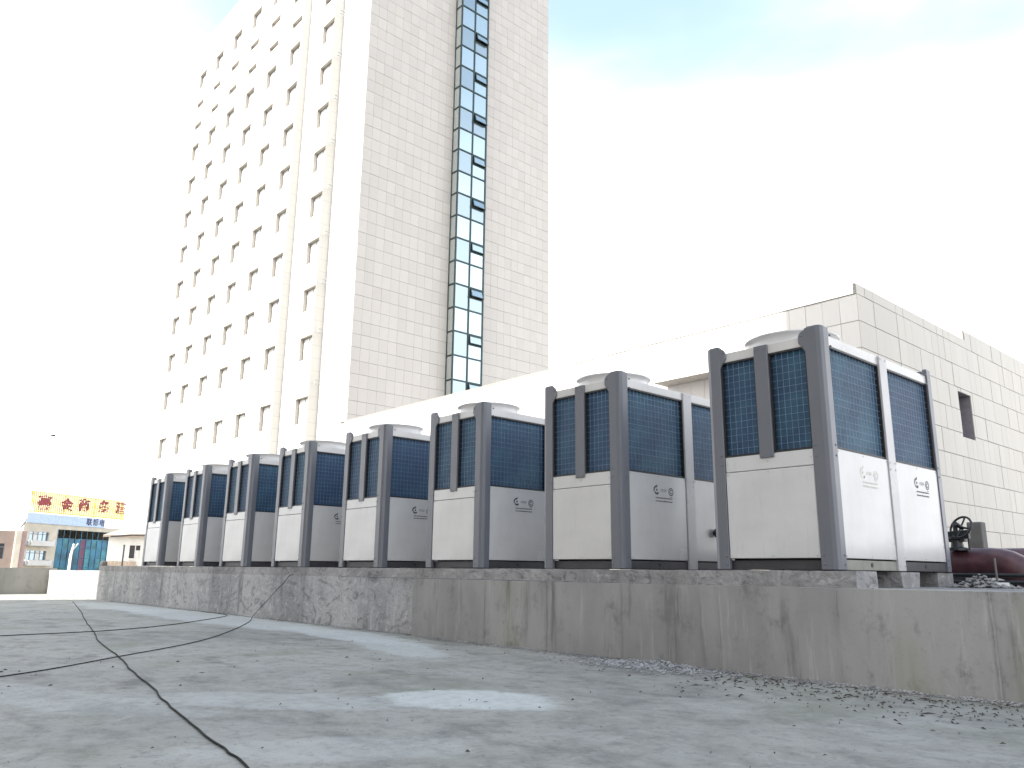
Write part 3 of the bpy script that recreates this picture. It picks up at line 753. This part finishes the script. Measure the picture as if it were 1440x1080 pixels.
# base frame, top rail and lid
b = MB(); i_ = .055
b.box((-hw + PW, .0, .0), (hw - PW, .05, .085)); bmesh_ = b.mesh('base_beam', 'dark_steel')
part('base_beam', bmesh_, u0, (0, -hd + i_, 0)); part('base_beam', bmesh_, u0, (0, hd - i_ - .05, 0))
b = MB(); sl_ = hd - PW + .02 - .09; b.box((-.04, 0, 0), (0, sl_, .092)); sbm = b.mesh('side_beam', 'dark_steel', .003); sbo = b.mesh('side_beam', 'olive_beam', .003); OLV = []
hb = MB().lathe([(0, .004), (.022, .004), (.022, -.004)], (0, 0, 0), 10, 'x').mesh('drain_plug', 'black')
for s_ in (-1, 1):
    for ya in (-hd + PW - .02, .09):
        o = part('side_beam', sbm, u0, (hw - .02 if s_ > 0 else -hw + .06, ya, 0))
        if s_ > 0: part('drain_plug', hb, o, (0, sl_ * .5, .05))
        if s_ > 0 and ya < 0: OLV.append(o)
b = MB(); q = .02; dth = .05
b.box((-hw + .10, -hd + q, ZL1), (hw - .10, -hd + q + dth, ZR)); b.box((-hw + .10, hd - q - dth, ZL1), (hw - .10, hd - q, ZR))
b.box((-hw + q, -hd + .10, ZL1), (-hw + q + dth, hd - .10, ZR)); b.box((hw - q - dth, -hd + .10, ZL1), (hw - q, hd - .10, ZR))
b.box((-hw + q + dth, -hd + q + dth, ZR - .02), (hw - q - dth, hd - q - dth, ZR + .006))
part('top_frame', b.mesh('top_frame', 'white_paint', .005), u0)
# dark core so nothing shows through the coils
b = MB(); b.box((-hw + .14, -hd + .14, .02), (hw - .14, hd - .14, ZR - .03)); part('inner_casing', b.mesh('inner_casing', 'black'), u0)
# fan cowls
b = MB(); z0 = ZR + .006
b.lathe([(.475, z0), (.455, z0 + .02), (.445, z0 + .09), (.455, z0 + .125), (.480, z0 + .143), (.480, z0 + .155), (.455, z0 + .14), (.433, z0 + .11), (.430, z0)], n=48)
cowl = b.mesh('fan_cowl', 'white_paint', smooth=True)
b = MB(); zg = z0 + .140
for r_ in (.08, .14, .20, .26, .32, .38, .44): b.lathe([(r_ - .003, zg), (r_, zg + .003), (r_ + .003, zg), (r_, zg - .003)], n=32, closed=True)
for i in range(8): a = i * math.pi / 4; b.tube([(.05 * math.cos(a), .05 * math.sin(a), zg - .006), (.458 * math.cos(a), .458 * math.sin(a), zg - .006)], .004, 4)
guard = b.mesh('fan_guard', 'steel_galv')
b = MB(); b.lathe([(0, z0 + .12), (.09, z0 + .12), (.10, z0 + .04), (.10, z0)], n=16)
for i in range(4):
    a = i * math.pi / 2; ca, sa = math.cos(a), math.sin(a); vs = []
    for r_, dw, tl in ((.09, .05, .03), (.41, .12, .02)):
        for s_ in (-1, 1):
            x, y = r_, s_ * dw; vs += [(x * ca - y * sa, x * sa + y * ca, z0 + .05 + s_ * tl), (x * ca - y * sa, x * sa + y * ca, z0 + .056 + s_ * tl)]
    b.add(vs, [(0, 2, 6, 4), (1, 5, 7, 3), (0, 4, 5, 1), (2, 3, 7, 6), (4, 6, 7, 5)])
fan = b.mesh('fan_blade', 'fan_plastic')
for y in (-hd / 2 - .02,):
    o = part('fan_cowl', cowl, u0, (0, y, 0)); part('fan_guard', guard, o); part('fan_blade', fan, o, (0, 0, 0), .4)

XN, YR, SP = -3.4744, 7.056, 2.5048
labels = ['white and grey air chiller nearest the camera, largest in the row, beside the red pipe',
          'second chiller from the right, with a round black gauge on its side',
          'third chiller from the right, just left of the one with the gauge',
          'fourth chiller from the right, its side logo cut by the next casing',
          'fifth chiller from the right, only part of its side logo showing',
          'third chiller from the far left end of the row',
          'second chiller from the far left end of the row, looking small',
          'last chiller at the far left end of the row, smallest in the photo']
chillers = []
for i in range(8):
    u = u0 if i == 0 else copy_tree(u0)
    u.location = (XN - SP * i - hw, YR + hd + (.0 if i == 0 else rnd.uniform(-.012, .012)), UZ); u.rotation_euler = (0, 0, 0 if i == 0 else R(rnd.uniform(-.25, .25)))
    tag(u, labels[i], 'chiller', 'row of air chillers on the platform'); chillers.append(u)
for o in OLV: o.data = sbo; o['label'] = 'olive grey beam under the first side panel'
for lo_, me_ in zip(GLARE, logo_pale): lo_.data = me_      # glare on one panel of the near casing, put into a paler print colour
b = MB(); b.lathe([(0, .075), (.045, .075), (.055, .06), (.055, .03), (.03, .02), (.03, 0)], n=16, ax='x'); o = b.build('gauge', 'black', chillers[1], smooth=True); o.location = (hw - .012, .48, .46)

# ------------------------------------------------------------------ red pipework and valve at the right
pr = thing('water_pipe', 'thick dark red water pipe with a flanged elbow behind the near chiller', 'pipe', (-3.4, 10.6, PZ))
b = MB(); zc = .16 - PZ; rr = .175
pth = [(-1.8, 0, zc), (-.35, 0, zc), (.05, 0, zc)]
for i in range(1, 9):
    a = R(90) * i / 8; pth.append((.05 + .42 * math.sin(a), -.02 * i / 8, zc - .42 * (1 - math.cos(a))))
b.tube(pth, rr, 20); b.build('pipe', 'pipe_red', pr, smooth=True)
fl_ = MB().lathe([(rr - .01, 0), (rr + .035, 0), (rr + .035, .03), (rr - .01, .03)], (0, 0, zc), 24, 'x').mesh('flange', 'pipe_red', .003)
for x in (-.62, -.53): link('flange', fl_, pr, (x, 0, 0))
for x in (-1.1, -.15): b = MB(); b.box((x, -.12, 0), (x + .12, .12, zc - rr + .02)); b.build('pipe_support', 'dark_steel', pr)
pr2 = thing('water_pipe', 'second dark red pipe running on to the right behind the elbow', 'pipe', (-2.9, 11.5, PZ))
b = MB(); b.tube([(-1.6, 0, .30), (0, 0, .30), (1.2, 0, .30), (6, 0, .30)], .17, 20); b.build('pipe', 'pipe_red', pr2, smooth=True)
fl2 = MB().lathe([(.16, 0), (.215, 0), (.215, .03), (.16, .03)], (0, 0, .30), 24, 'x').mesh('flange', 'pipe_red')
for x in (.25, .30): link('flange', fl2, pr2, (x, 0, 0))
for x in (-1.2, 1.9): b = MB(); b.box((x, -.1, 0), (x + .15, .1, .15)); b.build('pipe_support', 'dark_steel', pr2)
for (z, y, lab) in ((.02, 10.18, 'upper thin black pipe running low in front of the red pipe'), (-.055, 10.10, 'lower thin black pipe near the platform floor before the red pipe')):
    b = MB(); b.tube([(-5.0, y, z), (-3, y + .01, z - .005), (-1, y - .01, z), (3, y, z)], .022, 10); tag(b.build('thin_pipe', 'valve_black', smooth=True), lab, 'pipe')
    for x in (-3.55, -2.95): pass
b = MB(); b.tube([(-3.13, 9.95, PZ), (-3.13, 9.95, .20)], .012, 8); b.box((-3.17, 9.91, PZ), (-3.09, 9.99, PZ + .01)); tag(b.build('steel_rod', 'grey_post'), 'thin upright grey rod in front of the red pipe elbow', 'rod')
vz = .335 - .0
va = thing('gate_valve', 'black gate valve with a spoked handwheel on top of the red pipe', 'valve', (-3.66, 10.42, .30))
b = MB(); b.lathe([(.11, 0), (.11, .03), (.07, .04), (.06, .12), (.085, .13), (.085, .16), (.03, .17), (.022, .34), (0, .34)], n=16); b.box((-.10, -.05, .10), (.10, .05, .15)); b.build('body', 'valve_black', va, .003)
# wheel stands upright, facing the camera side
wc = Vector((.07, -.02, .27)); ax = Vector((-.30, -.84, .42)).normalized(); u_ = ax.orthogonal().normalized(); v_ = ax.cross(u_)
b = MB(); ring = [wc + (u_ * math.cos(t_) + v_ * math.sin(t_)) * .135 for t_ in [2 * math.pi * i / 28 for i in range(29)]]
b.tube(ring, .013, 8, False)
for i in range(4): t_ = 2 * math.pi * i / 4 + .5; b.tube([wc, wc + (u_ * math.cos(t_) + v_ * math.sin(t_)) * .135], .011, 6)
b.tube([wc - ax * .03, wc + ax * .09], .024, 10); b.build('handwheel', 'valve_black', va, smooth=True)
b = MB(); b.tube([(-.12, -.02, .20), (.16, .0, .22)], .022, 8); b.tube([(-.11, -.02, .04), (-.11, -.02, .24)], .016, 8); b.tube([(.13, 0, .0), (.13, 0, .22)], .012, 8); b.tube([(-.12, -.02, .20), (-.17, -.03, .30), (-.11, -.02, .36)], .008, 6); b.box((-.12, -.04, .135), (.15, .02, .215)); b.build('yoke', 'valve_black', va)
b = MB(); b.prism([(-.085, -.08), (.085, -.08), (.085, .08), (-.085, .08)], 'z', 0, .78); o = b.build('stub_post', 'grey_post', bevel=.01); o.location = (-3.66, 11.12, PZ); tag(o, 'short grey stub post behind the valve handwheel', 'post')
b = MB(); b.box((-.12, -.055, 0), (.12, .055, .055)); o = b.build('brick', 'brick_white', bevel=.004); o.location = (-3.02, 9.55, PZ + .002); o.rotation_euler = (0, 0, R(20)); tag(o, 'single white brick lying by the rod at the right edge', 'brick')

# ------------------------------------------------------------------ far left: the buildings beyond the terrace
def font_mesh(txt, name, mat, size, depth):
    cu = bpy.data.curves.new(name, 'FONT'); cu.body = txt; cu.size = size; cu.extrude = depth; cu.offset = (.03 if size > 1.2 else .008) * size; cu.align_x = 'CENTER'
    ob = bpy.data.objects.new('tmp_text', cu); C.objects.link(ob)
    dg = bpy.context.evaluated_depsgraph_get(); me = bpy.data.meshes.new_from_object(ob.evaluated_get(dg)); bpy.data.objects.remove(ob)
    me.name = name; me.materials.clear(); me.materials.append(M[mat]); return me
ang = math.atan2(.82896, -.55930)
HO = (-107.948, 21.147, LOW)
hz_ = -LOW
hotel = thing('business_hotel', 'cream two storey facade with a teal glass front under a yellow roof sign', 'building', HO, ang)
# local: x along the facade, -y outwards (towards the terrace), z up from the lower ground
def hbx(b, x0, x1, z0, z1, y0, y1): return b.box((x0, y0, z0 + hz_), (x1, y1, z1 + hz_))
b = MB(); holes = [(.31, 3.25, 2.98, 4.02), (.22, 3.2, .73, 1.83)]
holed(b, -.62, 4.5, -8, 4.98, 0, holes); hv = [(x, y, z + hz_) for x, y, z in b.v]; b.v = hv
hbx(b, 14.02, 15.3, -8, 4.98, .001, .3); hbx(b, 4.5, 14.02, 4.45, 4.98, .001, .3); hbx(b, -.62, 15.3, -8, 4.97, 9.5, 9.9); hbx(b, -.62, -.60, -8, 4.97, .01, 9.5); hbx(b, 15.28, 15.3, -8, 4.97, .31, 9.5)
b.build('wall', 'render_cream', hotel)
b = MB(); hbx(b, -.6, 15.25, 4.975, 5.03, .02, 9.8); b.build('roof', 'roof_grey', hotel)
for (x0, x1, z0, z1) in holes:
    b = MB()
    for q in ((x0, x0 + .02, z0, z1), (x1 - .02, x1, z0, z1), (x0, x1, z0, z0 + .02), (x0, x1, z1 - .02, z1)): hbx(b, *q, .001, .35)
    w_ = b.build('window', 'render_white', hotel)
    b = MB(); n = 4
    for i in range(n + 1): xx = x0 + (x1 - x0 - .08) * i / n; hbx(b, xx, xx + .08, z0, z1, .2, .28)
    hbx(b, x0, x1, z1 - .32, z1 - .25, .2, .27); b.build('frame', 'window_frame', w_)
    for i in range(n):
        xx = x0 + (x1 - x0 - .08) * i / n
        b = MB(); hbx(b, xx + .08, xx + (x1 - x0) / n, z0 + .02, z1 - .02, .24, .26); b.build('pane', 'window_glass' if i == (1 if z0 > 2 else 2) else 'glass_dark', w_)
    b = MB(); hbx(b, x0 - .3, x1 + .35, z0 - .62, z0 - .5, -.7, -.002); hbx(b, x0 - .25, x1 + .3, z0 - .5, z0 - .03, -.7, -.62)
    hbx(b, x0 - .5, x0 - .1, z0 - .5, z0 + .0, -.55, -.1) ; hbx(b, x1 + .0, x1 + .3, z0 - .5, z0 + .05, -.55, -.1)
    b.build('balcony', 'render_white', hotel)
    b = MB(); hbx(b, x0 - .85, x0 - .52, z0 - .55, z0 - .05, -.45, -.05); b.build('air_conditioner', 'steel_galv', hotel)
    b = MB(); hbx(b, x1 + .36, x1 + .75, z0 - .5, z0 - .05, -.5, -.1); b.build('air_conditioner', 'steel_galv', hotel)
# teal curtain wall with a red strip
b = MB()
for x in [4.5 + i * .95 for i in range(11)]: hbx(b, x, x + .07, -8, 4.45, -.03, .05)
for z in [-7 + i * 1.15 for i in range(10)]: hbx(b, 4.5, 14.02, z, z + .07, -.028, .048)
cw = b.build('glazed_front', 'teal_glass', hotel)
for i in range(10):
    for j in range(9):
        x = 4.57 + i * .95; z = -6.93 + j * 1.15
        if z < -1.5: continue
        b = MB(); tl = rnd.uniform(-.012, .012); zt = min(z + 1.08, 4.42)
        b.add([(x, .02 + tl, z + hz_), (x + .88, .02 - tl, z + hz_), (x + .88, .02 - tl, zt + hz_), (x, .02 + tl, zt + hz_)], [(0, 1, 2, 3)])
        b.build('pane', 'red_strip' if i == 4 else ('teal_glass' if rnd.random() < .6 else 'teal_glass_b'), cw)
# banner
b = MB(); hbx(b, -.4, 12.1, 5.04, 6.15, -.05, .05); hbx(b, -.4, 12.1, 4.99, 5.04, -.12, .06); ban = b.build('banner', 'banner_blue', hotel)
for i, ch in enumerate('联博电'):
    o = link('character', font_mesh(ch, 'character', 'ink_dark', .95, .02), ban, (9.3 + i * 1.12, -.08, 5.27 + hz_)); o.rotation_euler = (R(90), 0, 0)
# roof sign: a frame of slanting yellow slats with red characters
b = MB(); hbx(b, -.4, 15.5, 6.25, 6.38, -.1, .0); hbx(b, -.4, 15.5, 8.62, 8.70, -.06, .0); hbx(b, -.4, 15.5, 7.4, 7.46, .0, .06)
for x in (0, 5, 10, 15): hbx(b, x, x + .08, 4.9, 8.6, .02, .12)
sg = b.build('sign_frame', 'lattice_yellow', hotel)
for i in range(54):
    x = -.35 + i * .295; x1 = min(x + .9, 15.55)
    b = MB(); zt = 8.62 + hz_; zb = 6.38 + hz_
    b.prism([(zt, x), (zt, x + .2), (zb, x + .2 + .75), (zb, x + .75)] if x + .9 < 15.6 else [(zt, x), (zt, x + .1), (zt - 1.0, min(15.6, x + .43)), (zt - 1.0, min(15.5, x + .33))], 'y', -.06, -.02); b.build('slat', 'lattice_yellow', sg)
for ch, x, z, s_ in (('豪', 1.75, 6.78, 1.75), ('金', 5.2, 6.86, 1.6), ('商', 8.0, 7.02, 1.65), ('务', 11.5, 7.15, 1.6), ('酒', 14.55, 7.2, 1.55)):
    o = link('character', font_mesh(ch, 'character', 'sign_red', s_, .05), sg, (x, -.14, z + hz_)); o.rotation_euler = (R(90), 0, 0); o.scale = (1.15, 1, 1)

# brown house at the far left edge, seen past its pale corner column
bh = thing('brown_house', 'brown rendered house at the far left edge with a dark window', 'building', (-98.3, 18.0, LOW), math.atan2(.97, .17) )
b = MB(); holed(b, -8, .15, 0, hz_ + 3.62, 0, [(-2.6, -.62, hz_ + .75, hz_ + 2.3)]); b.box((-8, .01, 0), (.15, 6, hz_ + 3.6)) if False else None
b.add([(.15, 0, 0), (.15, 6, 0), (.15, 6, hz_ + 3.62), (.15, 0, hz_ + 3.62)], [(0, 1, 2, 3)]); b.add([(-8, 0, hz_ + 3.62), (.15, 0, hz_ + 3.62), (.15, 6, hz_ + 3.62), (-8, 6, hz_ + 3.62)], [(0, 1, 2, 3)]); b.add([(-8, 6, 0), (.15, 6, 0), (.15, 6, hz_ + 3.62), (-8, 6, hz_ + 3.62)], [(3, 2, 1, 0)])
b.build('wall', 'render_brown', bh)
b = MB(); b.box((-2.6, .1, hz_ + .75), (-.62, .2, hz_ + 2.3)); o = b.build('window', 'void_dark', bh)
b = MB(); b.box((-2.6, .03, hz_ + 1.9), (-.62, .095, hz_ + 1.98)); b.box((-1.6, .03, hz_ + .75), (-1.52, .095, hz_ + 1.9)); b.box((-.70, .03, hz_ + .75), (-.62, .095, hz_ + 2.3)); b.build('frame', 'window_frame', o)
pc = thing('gate_column', 'slim cream and pink column between the brown house and the cream hotel', 'column', (-98.2, 18.65, LOW), math.atan2(.97, .17))
b = MB(); b.box((-.42, -.3, 0), (.12, .3, hz_ + 3.65)); b.build('shaft', 'render_cream', pc, .01); b = MB(); b.box((.121, -.22, 0), (.55, .3, hz_ + 3.62)); b.build('side_strip', 'render_pink', pc)
lp = thing('street_lamp', 'street lamp with a drooping dark head behind the slim column', 'street lamp', (-99.5, 18.9, LOW))
b = MB(); b.tube([(0, 0, 0), (0, 0, hz_ + 3.9), (.0, .05, hz_ + 4.6), (.0, .3, hz_ + 4.95)], [.09, .06, .05, .04], 8); b.build('pole', 'pole_white', lp, smooth=True)
b = MB(); b.tube([(0, -.12, hz_ + 4.05), (0, .1, hz_ + 4.5), (0, .34, hz_ + 5.0)], [.07, .16, .08], 8); b.build('lamp_head', 'steel_galv', lp, smooth=True)

# low white house behind the far end of the row
lh = thing('white_house', 'low white house with a tan tiled roof at the left end of the chiller row', 'building', (-71.9, 21.35, LOW), math.atan2(.97, .27))
b = MB(); holed(b, -1.3, 5.5, 0, hz_ + 2.75, 0, [(.35, 1.15, hz_ + .75, hz_ + 1.8)]); b.add([(-1.3, 0, 0), (-1.3, 6, 0), (-1.3, 6, hz_ + 2.75), (-1.3, 0, hz_ + 2.75)], [(0, 1, 2, 3)]); b.add([(5.5, 0, 0), (5.5, 6, 0), (5.5, 6, hz_ + 2.75), (5.5, 0, hz_ + 2.75)], [(0, 1, 2, 3)]); b.add([(-1.3, 6, 0), (5.5, 6, 0), (5.5, 6, hz_ + 2.75), (-1.3, 6, hz_ + 2.75)], [(0, 1, 2, 3)])
b.build('wall', 'render_white', lh)
b = MB(); z0 = hz_ + 2.68
b.add([(-1.75, -.5, z0 - .1), (6, -.5, z0 + .12), (6, 6.5, z0), (-1.75, 6.5, z0), (-.1, 2.2, z0 + .62), (5, 2.2, z0 + 1.25), (6, -.5, z0 - .15), (-1.75, -.5, z0 - .25)], [(0, 1, 5, 4), (1, 2, 5), (2, 3, 4, 5), (3, 0, 4), (7, 6, 1, 0)])
rf = b.build('roof', 'roof_tan', lh)
b = MB(); b.tube([(-1.2, -.56, z0 - .22), (.3, -.6, z0 - .05), (3, -.6, z0 + .02)], .07, 6); b.build('gutter', 'dark_steel', rf)
b = MB(); b.box((.35, .12, hz_ + .75), (1.15, .16, hz_ + 1.8)); o = b.build('window', 'void_dark', lh); b = MB(); b.box((.75, .06, hz_ + .75), (.82, .115, hz_ + 1.8)); b.box((.83, .06, hz_ + .75), (1.15, .10, hz_ + 1.4)); b.build('frame', 'render_white', o)
fp_ = thing('garden_fence', 'low tan boarded fence in front of the low white house', 'fence', (-72.0, 20.3, LOW), math.atan2(.97, .27))
for i in range(8): b = MB(); b.box((-.15 + i * .27, -.02, hz_ - .7), (.10 + i * .27, .02, hz_ + .50 + rnd.uniform(-.03, .03))); b.build('board', 'roof_tan', fp_)
b = MB(); b.box((-.2, .021, hz_ + .1), (2.1, .06, hz_ + .2)); b.box((.9, .021, -.0), (1.0, .1, hz_ + .4)); b.build('rail', 'roof_tan', fp_)
wt = thing('water_tank', 'small dark rounded tank beside the tan fence', 'tank', (-72.25, 19.95, LOW))
b = MB(); b.lathe([(0, hz_ + .52), (.18, hz_ + .50), (.30, hz_ + .38), (.32, hz_ + .1), (.32, hz_ - .8), (.0, hz_ - .8)], n=16); b.build('body', 'dark_steel', wt, smooth=True)
b = MB(); b.tube([(0, 0, 0), (0, 0, hz_ - .75)], .06, 8); b.build('stand', 'dark_steel', wt)
b = MB(); b.tube([(0, 0, 0), (0, 0, hz_ + 1.75)], .07, 8); b.lathe([(0, hz_ + 1.83), (.09, hz_ + 1.80), (.09, hz_ + 1.75)], n=8); o = b.build('short_post', 'dark_steel'); o.location = (-71.0, 21.0, LOW); tag(o, 'short dark post standing against the low white house', 'post')

# white forked lamp mast just beyond the terrace edge
ms = thing('lamp_mast', 'white forked lamp mast in front of the teal glass', 'lamp mast', (-48.6, 11.70, LOW))
b = MB(); b.tube([(0, 0, 0), (0, .02, hz_ + .6), (0, .10, hz_ + 1.22)], [.09, .07, .045], 8); b.build('pole', 'pole_white', ms, smooth=True)
b = MB(); b.tube([(0, .055, hz_ + .88), (0, .16, hz_ + 1.02), (.02, .30, hz_ + 1.24)], [.04, .035, .03], 8); b.build('arm', 'pole_white', ms, smooth=True)
cp = thing('chimney_stack', 'pale square chimney with a thin mast behind the last chiller', 'chimney', (-86.0, 26.65, LOW))
b = MB(); b.box((-.3, -.42, 0), (.3, .42, hz_ + 5.9)); b.box((-.36, -.48, hz_ + 5.9), (.36, .48, hz_ + 6.05)); b.build('stack', 'render_white', cp)
b = MB(); b.tube([(0, -.1, hz_ + 6), (0, -.1, hz_ + 7.7)], .03, 6); b.build('mast', 'steel_galv', cp)
bd = thing('bird', 'small dark bird gliding in the white sky at left', 'bird', (-78.3, 16.2, 11.15))
b = MB(); b.tube([(-.05, -.22, .0), (0, -.1, .02), (0, .1, .015), (0, .26, -.02)], [.02, .075, .07, .015], 8); b.build('body', 'bird', bd, smooth=True)
for s_ in (-1, 1):
    b = MB(); b.add([(0, -.06, .03), (0, .10, .03), (.32 * s_, .16, .10), (.62 * s_, .22, .02), (.33 * s_, -.02, .11), (0, .02, .06)], [(0, 5, 4), (5, 1, 2, 4), (4, 2, 3), (0, 4, 3, 2, 1)]); b.build('wing', 'bird', bd)
